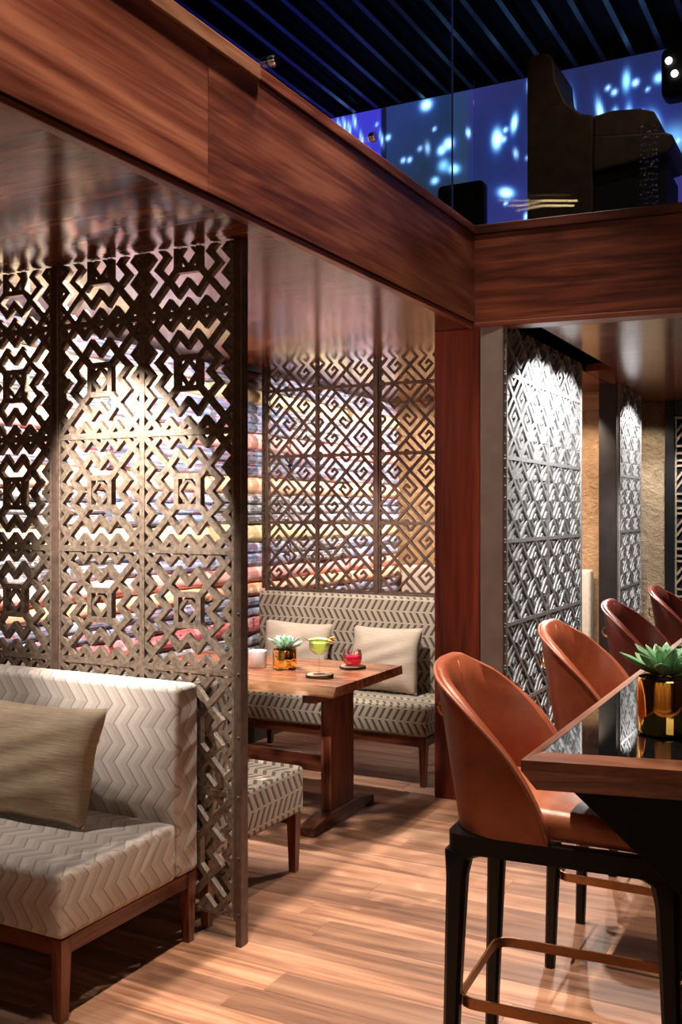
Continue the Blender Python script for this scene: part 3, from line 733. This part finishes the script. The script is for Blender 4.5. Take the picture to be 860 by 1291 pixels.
for si in range(6):
    yc = 2.95 + si * 1.0; z = .458
    for li, (c, h, nf) in enumerate(seq):
        if si in (1, 4) and li in (6, 12): c = 'charcoal'
        if si in (2, 5) and li in (8,): c = 'denim'
        if si in (0, 3) and li == 2: c = 'red'
        key = (c, h, nf, si % 2)
        if key not in cache:
            cache[key] = fold_mesh(h, nf, .97, len(cache)); cache[key].materials.append(T[c])
        o = obj('folded_rug', cache[key], None, None, (-3.815 + rnd.uniform(-.02, .012), yc + rnd.uniform(-.01, .01), z))
        tag(o, '%s folded rug, %s from the bottom, %s stack from the near end' % (names[c], ordn[li], stk[si]), 'folded rug', 'folded rugs stacked along the booth wall')
        z += h + .001

# ================================================================== SOFAS
def sofa(label, cloth, Ln, depth, hback, seat_top=.476, seat_bot=.268, cat='sofa', name='sofa', bt=.135):
    """origin at the right front foot on the floor; faces -Y; extends to -X"""
    t = thing(name, label, cat)
    def cushion(lo, hi, r, nm):
        mb = bx(lo, hi, r, 4); me = mb.mesh(nm, True, uv=True); return obj(nm, me, cloth, t)
    cushion((-Ln, 0, seat_bot), (0, depth - bt - .002, seat_top), .022, 'seat')
    cushion((-Ln, depth - bt, seat_bot), (0, depth, hback), .024, 'backrest')
    z1 = seat_bot - .001; z0 = z1 - .055
    obj('side_rail', bx((-.040, .045, z0), (-.012, depth - .045, z1), .002, 1), M['frame_wood_y'], t)
    obj('front_rail', bx((-Ln + .03, .014, z0), (-.045, .042, z1), .002, 1), M['frame_wood'], t)
    obj('back_rail', bx((-Ln + .03, depth - .042, z0), (-.045, depth - .014, z1), .002, 1), M['frame_wood'], t)
    for x in (-.028, -Ln + .04):
        for y, dy in ((.032, 1), (depth - .032, -1)):
            mb = MB(); a, b = .024, .016
            cx = x - .002; mb.hexa([(cx - b, y - b, 0), (cx + b, y - b, 0), (cx + b, y + b, 0), (cx - b, y + b, 0)],
                                   [(cx - a, y - a, z1), (cx + a, y - a, z1), (cx + a, y + a, z1), (cx - a, y + a, z1)])
            obj('leg', mb, M['leg_wood'], t)
    return t
sA = sofa('pale zigzag cloth sofa with reddish wooden legs in front of the near screen', M['sofa_cloth'], 1.46, .735, .975)
sA.location = (-2.228, 2.355, 0)
sB = sofa('dark-striped zigzag bench seen past the screen post, backing onto the screen', M['booth_cloth'], 1.44, .735, .955, name='booth_bench', cat='bench')
sB.rotation_euler = (0, 0, pi); sB.location = (-3.675, 3.905, 0)
sC = sofa('long dark-striped zigzag bench with two cushions behind the dining table', M['booth_cloth'], 1.46, .60, 1.07, .476, .29, name='booth_bench', cat='bench')
sC.location = (-2.262, 5.385, 0)
sD = sofa('plain cream bench back glimpsed beyond the steel screen against the warm plaster', M['far_cloth'], 1.75, .62, 1.13, name='booth_bench', cat='bench')
sD.location = (-2.03, 7.90, 0)

# ------------------------------------------------------------------ cushions
def pillow_mesh(wd, ht, th, seed):
    r = random.Random(seed); n = 22; mb = MB(); o = [r.uniform(0, 6) for _ in range(4)]
    def pt(i, j, s):
        u = 2 * i / n - 1; v = 2 * j / n - 1
        e = (1 - abs(u) ** 2.6) * (1 - abs(v) ** 2.6)
        d = th / 2 * max(e, 0) ** .55
        pin = 1 - .05 * (1 - v * v); pin2 = 1 - .06 * (1 - u * u)
        wr = .006 * sin(9 * u + 5 * v + o[0]) * (1 - e) + .005 * sin(5 * u - 12 * v + o[1]) * e
        return (u * wd / 2 * pin, s * d + wr, v * ht / 2 * pin2)
    A = [[mb.bm.verts.new(pt(i, j, -1)) for j in range(n + 1)] for i in range(n + 1)]
    B = [[A[i][j] if i in (0, n) or j in (0, n) else mb.bm.verts.new(pt(i, j, 1)) for j in range(n + 1)] for i in range(n + 1)]
    for g in (A, B):
        for i in range(n):
            for j in range(n): mb.bm.faces.new((g[i][j], g[i + 1][j], g[i + 1][j + 1], g[i][j + 1]))
    return mb.mesh('cushion', True)
def pillow(label, loc, wd, ht, th, tilt, yaw, mat, seed, roll=0, group=None):
    me = pillow_mesh(wd, ht, th, seed); me.materials.append(mat)
    o = obj('scatter_cushion', me, None, None, loc, (R(tilt), R(roll), R(yaw)))
    return tag(o, label, 'cushion', group)
pillow('olive brown slubbed cushion leaning on the pale near sofa', (-2.765, 2.785, .476 + .208), .60, .43, .16, -17, 0, M['pillow_near'], 3, -1)
pillow('beige cushion on the left of the booth bench, behind the potted succulent', (-3.36, 5.745, .476 + .205), .50, .42, .14, -13, 4, M['pillow_booth'], 5, 2)
pillow('beige cushion on the right of the booth bench, beyond the table corner', (-2.70, 5.745, .476 + .205), .50, .42, .14, -13, -3, M['pillow_booth'], 8, -1)

# ================================================================== DINING TABLE
tb = thing('dining_table', 'live-edge wooden dining table on a trestle leg in the booth', 'table', (-2.46, 4.64, 0))
def slab():
    mb = MB(); r = random.Random(4); n = 26; X0, X1 = -1.16, .175
    top, bot = [], []
    fr_t, bk_t, fr_b, bk_b = [], [], [], []
    for i in range(n + 1):
        x = X0 + (X1 - X0) * i / n
        w1 = .008 * sin(6 * x) + .005 * sin(17 * x + 1); w2 = .01 * sin(5 * x + 2)
        fr_t.append((x, -.335 + w1, .76)); fr_b.append((x, -.365 + w1 * .6 + .006 * sin(23 * x), .712))
        bk_t.append((x + .0, .445 + w2, .76)); bk_b.append((x, .455 + w2, .712))
    V = [[mb.bm.verts.new(p) for p in row] for row in (fr_t, bk_t, bk_b, fr_b)]
    for a, b in zip(V, V[1:] + V[:1]):
        for i in range(n): mb.bm.faces.new((a[i], a[i + 1], b[i + 1], b[i]))
    for i in (0, n): mb.bm.faces.new([v[i] for v in V])
    return mb
tt = obj('tabletop', slab(), M['slab'], tb)
ed = MB()
for i in range(26):
    pass
n = 26; pts = []
rr = [[], [], []]
for i in range(n + 1):
    x = -1.16 + 1.335 * i / n
    w1 = .008 * sin(6 * x) + .005 * sin(17 * x + 1)
    rr[0].append(ed.bm.verts.new((x, -.336 + w1, .7605))); rr[1].append(ed.bm.verts.new((x, -.352 + w1 * .8 + .004 * sin(31 * x), .742)))
    rr[2].append(ed.bm.verts.new((x, -.367 + w1 * .6 + .006 * sin(23 * x), .7115)))
for a, b in zip(rr, rr[1:]):
    for i in range(n): ed.bm.faces.new((a[i], a[i + 1], b[i + 1], b[i]))
tag(obj('live_edge', ed.mesh('live_edge', True), M['bark'], tb), 'pale barked front edge')
for x in (0, -1.0):
    obj('leg', bx((x - .03, -.12, .075), (x + .03, .14, .66), .003, 1), M['leg_wood'], tb)
    obj('bearer', bx((x - .04, -.30, .66), (x + .04, .38, .711), .004, 1), M['frame_wood_y'], tb)
    obj('foot', MB().prism([(-.33, 0), (.36, 0), (.36, .045), (.18, .075), (-.15, .075), (-.33, .045)], 'x', x - .045, x + .045, .003), M['frame_wood_y'], tb)
obj('stretcher', bx((-.97, -.02, .24), (-.03, .02, .33), .003, 1), M['frame_wood'], tb)

# ------------------------------------------------------------------ things on the dining table (top z = .761)
def leaf_mesh(ln, wd, th, curl):
    mb = MB(); rings = []; n = 7
    for i in range(n + 1):
        t = i / n; wdt = wd * (sin(pi * min(1, t * .80 + .10)) ** .8) * (1 if t < .75 else max(0.06, 1 - ((t - .75) / .25) ** 1.6))
        x = ln * t; z = curl * ln * t * t
        rings.append([mb.bm.verts.new((x, wdt / 2 * cos(a), z + th / 2 * (.25 + wdt / wd) * sin(a) + .25 * wdt * abs(cos(a)))) for a in (2 * pi * k / 8 for k in range(8))])
    for a, b in zip(rings, rings[1:]):
        for k in range(8): mb.bm.faces.new((a[k], a[(k + 1) % 8], b[(k + 1) % 8], b[k]))
    mb.bm.faces.new(rings[0]); mb.bm.faces.new(rings[-1])
    return mb.mesh('leaf', True)
def succulent(label, loc, R0, H0, rl, mat_list, n_leaf=26, seed=1):
    t = thing('potted_succulent', label, 'plant', loc)
    p = [(0, .001), (R0 * .90, .001), (R0 * .97, .004), (R0, .012), (R0, H0 - .004), (R0 * .98, H0), (R0 * .92, H0), (R0 * .90, H0 - .012), (0, H0 - .014)]
    obj('pot', MB().lathe(p, 48).mesh('pot', 40), M['gold'], t)
    obj('soil', MB().lathe([(0, H0 - .006), (R0 * .9, H0 - .008)], 24), M['soil'], t)
    r = random.Random(seed); lm = []
    for k in range(3):
        m_ = leaf_mesh(rl * (1 - .12 * k), rl * .36, rl * .10, .22 - .05 * k); m_.materials.append(mat_list[k % len(mat_list)]); lm.append(m_)
    for k in range(n_leaf):
        f = k / (n_leaf - 1); a = k * 2.39996; el = R(4 + 74 * f ** 1.1) + r.uniform(-.08, .08)
        s = (1.0 - .42 * f)
        o = obj('leaf', lm[0 if f < .4 else (1 if f < .75 else 2)], None, t, (0, 0, 0))
        off = R0 * .22 * (1 - f)
        o.location = (cos(a) * off, sin(a) * off, H0 + .004 + rl * .18 * f)
        o.rotation_euler = Matrix.Rotation(a, 3, 'Z').to_euler()
        o.rotation_euler = (Matrix.Rotation(a, 3, 'Z') @ Matrix.Rotation(-el, 3, 'Y')).to_euler()
        o.scale = (s, s, s)
    return t
TZ = .7612
succulent('small pale succulent in a gold pot on the booth table', (-2.815, 4.70, TZ), .067, .105, .105, [M['leaf_pale'], M['leaf_pale'], M['leaf_mid']], 26, 2)
vt = thing('votive_candle', 'frosted white votive glass at the far left of the booth table', 'candle', (-2.965, 4.66, TZ))
obj('cup', MB().lathe([(0, 0), (.046, 0), (.05, .006), (.05, .092), (.047, .094), (.045, .09), (.045, .03), (0, .03)], 32).mesh('cup', 40), M['votive'], vt)
obj('wax', MB().lathe([(.0, .031), (.044, .031), (.044, .062), (0, .06)], 24).mesh('wax', 40), M['wax'], vt)
def coaster(label, x, y, r_, seed):
    t = thing('wood_slice_coaster', label, 'coaster', (x, y, TZ), 0, None)
    rr_ = random.Random(seed); ph = [rr_.uniform(0, 6) for _ in range(3)]
    wob = lambda k: .03 * sin(3 * 2 * pi * k / 32 + ph[0]) + .015 * sin(7 * 2 * pi * k / 32 + ph[1])
    obj('slice', MB().lathe([(0, .0005), (r_ * .93, .0005), (r_ * .93, .0145), (0, .0145)], 32, wob=wob), M['coaster_top'], t)
    obj('bark', MB().lathe([(r_ * .931, .0005), (r_, .001), (r_ * 1.01, .008), (r_, .0145), (r_ * .931, .0148)], 32, wob=wob).mesh('bark', 40), M['coaster_bark'], t)
coaster('bark-edged wood slice coaster under the stemmed green cocktail', -2.508, 4.535, .072, 1)
coaster('bark-edged wood slice coaster under the pink drink tumbler', -2.485, 4.87, .072, 2)
GZ = TZ + .0152
cp = thing('coupe_glass', 'stemmed coupe of pale green cocktail with a rolled cucumber garnish', 'cocktail', (-2.508, 4.535, GZ))
obj('bowl', MB().lathe([(0, .001), (.032, .001), (.034, .003), (.012, .007), (.004, .014), (.0035, .09), (.006, .098), (.026, .108), (.045, .125), (.053, .147), (.052, .168), (.0505, .168), (.051, .147), (.043, .1265), (.025, .1105), (0, .104)], 32).mesh('bowl', 50), M['glass'], cp)
obj('cocktail', MB().lathe([(0, .105), (.024, .1112), (.0425, .1275), (.0502, .147), (.0500, .162), (0, .162)], 32).mesh('cocktail', 50), M['lime_drink'], cp)
gmb = MB().tube([(-.058, -.01, .172), (-.03, -.005, .177), (0, 0, .179), (.035, .005, .178), (.055, .008, .176)], [.007, .010, .011, .010, .007], 10)
roll = obj('cucumber_roll', gmb.mesh('cucumber_roll', True), M['garnish'], cp)
pk = MB().tube([(-.06, -.01, .174), (-.085, -.012, .182), (-.095, -.012, .176), (-.085, -.012, .168), (-.06, -.01, .172)], .0015, 6); obj('pick', pk.mesh('pick', True), M['chrome'], roll)
pt_ = MB()
for a in range(6):
    pt_.tube([(.055, .008, .176), (.07 + .006 * cos(a), .008 + .014 * cos(a * 1.05), .178 + .014 * sin(a * 1.05)), (.082, .008 + .022 * cos(a * 1.05), .180 + .022 * sin(a * 1.05))], [.003, .006, .001], 6)
obj('flower', pt_.mesh('flower', True), M['petal'], roll)
tu = thing('tumbler_glass', 'short round tumbler of bright pink drink', 'cocktail', (-2.485, 4.87, GZ))
obj('bowl', MB().lathe([(0, .0005), (.032, .0005), (.045, .012), (.0535, .036), (.0525, .065), (.046, .088), (.0445, .088), (.051, .065), (.052, .037), (.0435, .0145), (.03, .006), (0, .006)], 32).mesh('bowl', 50), M['glass'], tu)
obj('drink', MB().lathe([(0, .0065), (.029, .0065), (.0428, .015), (.0512, .037), (.0508, .052), (0, .052)], 32).mesh('drink', 50), M['pink_drink'], tu)
obj('ice_cube', bx((-.02, -.02, .048), (.012, .012, .074), .003), M['glass'], tu)
obj('flower', MB().tube([(.015, .01, .052), (.02, .012, .066), (.03, .014, .072)], [.004, .009, .002], 8).mesh('flower', True), M['petal'], tu)

# ================================================================== BAR STOOLS
ZF = .775
def shell_parts(t, lea, edge):
    xb, xf, hw, rc = -.29, -.02, .24, .155
    path = []; ns = 12; na = 12
    for i in range(ns): path.append((xf + (xb + rc - xf) * i / ns, -hw))
    for i in range(na): a = pi / 2 * i / na; path.append((xb + rc - rc * sin(a), -(hw - rc) - rc * cos(a)))
    hb = [(xb, -(hw - rc) + (hw - rc) * 2 * i / 4) for i in range(4)]
    mirror = [(x, -y) for x, y in path[::-1]]
    path = path + hb + [(xb, hw - rc)] + mirror
    P = [Vector(p) for p in path]; n = len(P)
    mb = MB(); rings = []; topo = []; seam = []
    for i, p in enumerate(P):
        tg = (P[min(i + 1, n - 1)] - P[max(i - 1, 0)]).normalized(); out = Vector((-tg.y, tg.x)) * -1
        if out.dot(p - Vector((-.05, 0))) < 0: out = -out
        tx = (p.x - xb) / (xf - xb); tx = min(max(tx, 0), 1)
        back = max(0, 1 - abs(p.y) / hw)
        hh = (.325 + .090 * sin(pi / 2 * min(1, back * 1.15))) * (1 - max(0, (tx - .14) / .86) ** 1.55) ** .8 + .015
        ring = []; m = 6; th = .028
        def at(z, off):
            k = (z - ZF) / .43; lean = -.05 * k * (1 - tx) * (1 if True else 0)
            fl = .022 * k
            q = p + out * (off + fl); return Vector((q.x + lean, q.y, z))
        for j in range(m + 1): ring.append(at(ZF + .002 + (hh - .002) * j / m, .0))
        ring.append(at(ZF + hh + .008, -.007)); ring.append(at(ZF + hh + .008, -.02))
        for j in range(m, -1, -1): ring.append(at(ZF + .002 + (hh - .002) * j / m, -th - .014 * sin(pi * min(1, j / m * .9))))
        rings.append([mb.bm.verts.new(q) for q in ring]); topo.append(at(ZF + hh, .002))
        if i == n // 2: seam = [at(ZF + .09 + (hh - .10) * j / 8, -th - .014 * sin(pi * min(1, (.2 + .8 * j / 8) * .9)) - .0005) for j in range(9)]
    for a, b in zip(rings, rings[1:]):
        for k in range(len(a) - 1): mb.bm.faces.new((a[k], a[k + 1], b[k + 1], b[k]))
        mb.bm.faces.new((a[-1], a[0], b[0], b[-1]))
    mb.bm.faces.new(rings[0]); mb.bm.faces.new(rings[-1])
    obj('backrest', mb.mesh('backrest', 50), lea, t)
    tag(obj('piping', MB().tube(topo, .0055, 8).mesh('piping', True), edge, t), 'paler piped top edge')
    obj('seam', MB().tube(seam, .0025, 6).mesh('seam', True), lea, t)
def stool(label, lea, seat, edge):
    t = thing('bar_stool', label, 'bar stool', (0, 0, 0), 0, 'leather bar stools along the bar')
    shell_parts(t, lea, edge)
    sm = bx((-.235, -.205, ZF + .001), (.285, .205, ZF + .085), .03, 4)
    for v in sm.bm.verts:
        if v.co.z > ZF + .05: v.co.z += .012 * (1 - (v.co.y / .21) ** 2) - .02 * max(0, (v.co.x - .1) / .19) ** 2
        if v.co.x > -.02: v.co.y *= 1 + .10 * min(1, (v.co.x + .02) / .1)
    obj('seat', sm.mesh('seat', True), seat, t)
    # rail ring: rounded rectangle
    rail = MB(); pts = []; ro = .045; X0, X1, Y0 = -.292, .292, .232
    for cx, cy, a0 in ((X1 - ro, Y0 - ro, 0), (X0 + ro, Y0 - ro, 90), (X0 + ro, -Y0 + ro, 180), (X1 - ro, -Y0 + ro, 270)):
        for k in range(6): a = R(a0 + 18 * k); pts.append((cx + ro * cos(a), cy + ro * sin(a)))
    inner = [(x * .86, y * .84) for x, y in pts]; n = len(pts)
    def rg(ps, z): return [rail.bm.verts.new((x, y, z)) for x, y in ps]
    A, B, C_, D_ = rg(pts, ZF - .05), rg(pts, ZF - .001), rg(inner, ZF - .001), rg(inner, ZF - .05)
    for a, b in ((A, B), (B, C_), (C_, D_), (D_, A)):
        for i in range(n): rail.bm.faces.new((a[i], a[(i + 1) % n], b[(i + 1) % n], b[i]))
    obj('seat_rail', rail.mesh('seat_rail', 35), M['black_lacquer'], t)
    for sx in (-1, 1):
        for sy in (-1, 1):
            mb = MB(); rings = []
            for z, hx, hy, ox in ((0, .017, .017, .022), (.2, .0195, .0195, .016), (.5, .024, .023, .006), (.66, .027, .026, .0), (.71, .034, .029, -.004), (.728, .058, .036, -.026)):
                cx = sx * (.292 - .027 + ox - .0); cy = sy * (.232 - .026 + ox * .4)
                rings.append([mb.bm.verts.new((cx + a * hx, cy + b * hy, z)) for a, b in ((-1, -.6), (-.6, -1), (.6, -1), (1, -.6), (1, .6), (.6, 1), (-.6, 1), (-1, .6))])
            for a, b in zip(rings, rings[1:]):
                for k in range(8): mb.bm.faces.new((a[k], a[(k + 1) % 8], b[(k + 1) % 8], b[k]))
            mb.bm.faces.new(rings[0]); mb.bm.faces.new(rings[-1])
            obj('leg', mb.mesh('leg', 40), M['black_lacquer'], t)
    # bronze foot band inside the legs: rounded rectangle
    bp_ = []; ro = .05; X0, X1, Y0 = -.268, .268, .206
    for cx, cy, a0 in ((X1 - ro, Y0 - ro, 0), (X0 + ro, Y0 - ro, 90), (X0 + ro, -Y0 + ro, 180), (X1 - ro, -Y0 + ro, 270)):
        for k in range(6): a = R(a0 + 18 * k); bp_.append((cx + ro * cos(a), cy + ro * sin(a), .325))
    bp_.append(bp_[0])
    tag(obj('footrest', MB().tube(bp_, 0, flat=(.007, .028)).mesh('footrest', 50), M['brass_band'], t), 'bronze foot band')
    tb_ = []
    for k in range(9):
        a = pi * k / 8; tb_.append((-.348 - .026 * sin(a), -.03 + .0 * k, ZF + .29 + .026 * cos(a)))
    obj('pull_tab', MB().tube(tb_, 0, flat=(.022, .004)).mesh('pull_tab', 40), M['tab'], t)
    return t
st1 = stool('tan leather bar stool at the near end of the bar', M['leather'], M['leather_seat'], M['leather_edge'])
SX = -.70
st1.location = (SX, 2.70, 0); st1.rotation_euler = (0, 0, R(4))
st2 = copy_tree(st1); st2.location = (SX, 3.70, 0); st2.rotation_euler = (0, 0, 0)
st2['label'] = 'tan leather bar stool second from the near end of the bar'
st3 = stool('dark red leather bar stool third from the near end of the bar', M['leather_dark'], M['leather_dark'], M['leather_dark_edge'])
st3.location = (SX, 4.70, 0)
st4 = copy_tree(st3); st4.location = (SX + .02, 5.72, 0)
st4['label'] = 'dark red leather bar stool farthest along the bar'

# ================================================================== BAR TABLE
bar = thing('bar_table', 'long high bar table with a black mirror top framed in wood', 'table', (0, 0, 0))
BT = 1.06
c0, c1, c2, c3 = (-.691, 2.20), (.40, 2.43), (.40, 6.6), (-.745, 6.6)
fw_ = .062
i0, i1, i2, i3 = (-.664, 2.275), (.40 - fw_, 2.50), (.40 - fw_, 6.53), (-.712, 6.53)
def frame_piece(a, b, c, d, mat):   # outer a-b, inner c-d ; undercut outer edge
    mb = MB(); zt, zb = BT, BT - .078; un = .045
    cx, cy = -.15, 4.4
    def inw(p): v = Vector((cx - p[0], (cy - p[1]) * .0)); s_ = .03 if True else 0; return (p[0] + (s_ if p[0] < cx else -s_) * .9, p[1] + (.03 if p[1] < cy else -.03))
    top = [(a[0], a[1], zt - .008), (b[0], b[1], zt - .008), (d[0], d[1], zt - .008), (c[0], c[1], zt - .008)]
    V = [mb.bm.verts.new(p) for p in ((*a, zt - .006), (*b, zt - .006), (*d, zt), (*c, zt))]
    a2, b2_ = inw(a), inw(b)
    Wm = [mb.bm.verts.new(p) for p in ((*a, zt - .03), (*b, zt - .03))]
    U = [mb.bm.verts.new(p) for p in ((*a2, zb), (*b2_, zb), (*d, zb), (*c, zb))]
    f = mb.bm.faces.new
    f((V[0], V[1], V[2], V[3])); f((V[0], Wm[0], Wm[1], V[1])); f((Wm[0], U[0], U[1], Wm[1])); f((U[0], U[3], U[2], U[1])); f((V[3], V[2], U[2], U[3]))
    f((V[0], V[3], U[3], U[0], Wm[0])); f((V[1], Wm[1], U[1], U[2], V[2]))
    return obj('edge_frame', mb, mat, bar)
frame_piece(c0, c1, i0, i1, M['bar_wood']); frame_piece(c1, c2, i1, i2, M['bar_wood_y'])
frame_piece(c2, c3, i2, i3, M['bar_wood']); frame_piece(c3, c0, i3, i0, M['bar_wood_y'])
ins = .0008
obj('mirror_top', MB().prism([(i0[0] + ins, i0[1] + ins), (i1[0] - ins, i1[1] + ins), (i2[0] - ins, i2[1] - ins), (i3[0] + ins, i3[1] - ins)], 'z', BT - .02, BT - .001), M['black_glass'], bar)
obj('underside', MB().prism([(i0[0] + .002, i0[1] + .002), (i1[0] - .002, i1[1] + .002), (i2[0] - .002, i2[1] - .002), (i3[0] + .002, i3[1] - .002)], 'z', BT - .074, BT - .022), M['black_lacquer'], bar)
for y in (2.36, 4.2, 6.2):
    obj('pedestal', MB().prism([(-.62, BT - .076), (.34, BT - .076), (.02, .70), (.02, .02), (-.28, .02), (-.28, .70)], 'y', y - .055, y + .055, .004), M['black'], bar)
    obj('base_plate', bx((-.42, y - .16, 0), (.16, y + .16, .02), .004, 1), M['black_lacquer'], bar)
succulent('large green succulent in a shiny gold pot on the bar top', (-.443, 2.61, BT), .070, .142, .115, [M['leaf'], M['leaf_mid'], M['leaf_mid']], 28, 5)

# ================================================================== UPPER LEVEL FURNITURE
hb = thing('high_back_booth', 'tall dark brown high-back lounge booth silhouetted on the upper level', 'sofa', (0, 6.6, 3.02))
zz = lambda p: [(x, z - 3.02) for x, z in p]
obj('tall_back', MB().prism(zz([(-2.03, 3.02), (-2.03, 4.70), (-2.0, 4.735), (-1.88, 4.72), (-1.845, 4.66), (-1.83, 4.52), (-1.76, 4.36), (-1.66, 4.27), (-1.58, 4.25), (-1.58, 3.02)]), 'y', 0, .5, .012), M['lounge_dark'], hb)
obj('seat_back', MB().prism(zz([(-1.575, 4.098), (-1.575, 4.24), (-1.45, 4.255), (-1.28, 4.235), (-1.19, 4.20), (-1.15, 4.12), (-1.15, 4.052)]), 'y', 0, .5, .01), M['lounge_dark'], hb)
obj('seat_roll', MB().prism(zz([(-1.575, 3.86), (-1.575, 4.095), (-1.12, 4.045), (-1.07, 4.02), (-1.06, 3.95), (-1.10, 3.91)]), 'y', -.03, .5, .015), M['lounge_dark'], hb)
obj('base', bx((-1.575, .03, 0), (-1.12, .5, .83)), M['lounge_black'], hb)
ls = thing('lounge_chair', 'small black lounge chair low behind the glass at the beam corner', 'chair', (-2.75, 7.2, 3.02))
obj('backrest', bx((-.19, 0, .25), (.19, .14, 1.14), .04, 3).mesh('backrest', True), M['lounge_black'], ls)
obj('seat', bx((-.19, -.45, 0), (.19, -.01, .45), .04, 3).mesh('seat', True), M['lounge_black'], ls)
bd = MB(); r3 = random.Random(5)
for s_ in range(7):
    for k in range(26):
        mb_ = bmesh.new(); bmesh.ops.create_icosphere(mb_, subdivisions=1, radius=r3.uniform(.006, .012))
        bd.merge(mb_, Matrix.Translation((-.045 + .015 * s_ + r3.uniform(-.004, .004), r3.uniform(-.02, .02), .02 + k * .036 + r3.uniform(-.008, .008))))
bs_ = obj('bead_curtain', bd.mesh('bead_curtain', True), M['bead'], None, (-1.14, 6.15, 3.02)); tag(bs_, 'narrow sparkling bead strip hanging before the upper lounge booth', 'bead curtain', kind='stuff')
dl = thing('ceiling_downlight', 'small white downlight between the dark ceiling slats', 'light', (-2.17, 7.05, 5.60))
obj('can', MB().lathe([(.0, .26), (.05, .26), (.05, .0), (.043, .0), (.04, .03), (0, .03)], 24).mesh('can', 40), M['ceiling_black'], dl)
obj('lens', MB().lathe([(0, .012), (.038, .012), (.038, .02), (0, .02)], 20), emitter('downlight_lens', (1, .95, .9), 6), dl)
lp = thing('reflection_pendant', 'slim twin-tube warm pendant added out of view for its glass reflection', 'light', (-2.05, .58, 4.70), R(-18))  # unseen lamp, added to mirror yellow streaks in the balustrade glass
warm_tube = emitter('warm_tube', (1, .72, .34), 14)
for dy, dz, hl in ((0, .05, .39), (.10, -.03, .33)):
    obj('tube', MB().tube([(-hl, dy, dz), (hl, dy, dz)], .009, 8).mesh('tube', 40), warm_tube, lp)
    obj('holder', bx((-hl, dy - .012, dz + .0095), (hl, dy + .012, dz + .03), .003, 1), M['black_lacquer'], lp)
for x in (-.28, .28): obj('suspension_rod', MB().tube([(x, .05, .0), (x, .05, 1.16)], .004, 6).mesh('suspension_rod', True), M['dark_steel'], lp)
obj('cross_bar', bx((-.30, -.012, .081), (.30, .112, .095), .003, 1), M['black_lacquer'], lp)
sp = thing('ceiling_spotlight', 'black twin-lamp spotlight hanging at the right in front of the video wall', 'light', (-1.12, 7.5, 4.60))
obj('housing', bx((-.17, -.10, 0), (.17, .10, .36), .05, 4).mesh('housing', True), M['lounge_black'], sp)
obj('hanging_rod', MB().tube([(0, 0, .355), (0, 0, 1.26)], .012, 8).mesh('hanging_rod', True), M['lounge_black'], sp)
for x, z in ((-.11, .25), (-.07, .15)):
    d_ = MB().lathe([(0, 0), (.024, 0), (.024, .012), (0, .012)], 18).mesh('lamp', 40); 
    obj('lamp', d_, emitter('spot_lamp', (1, .97, .92), 5), sp, (x, -.101, z), (R(90), 0, 0))
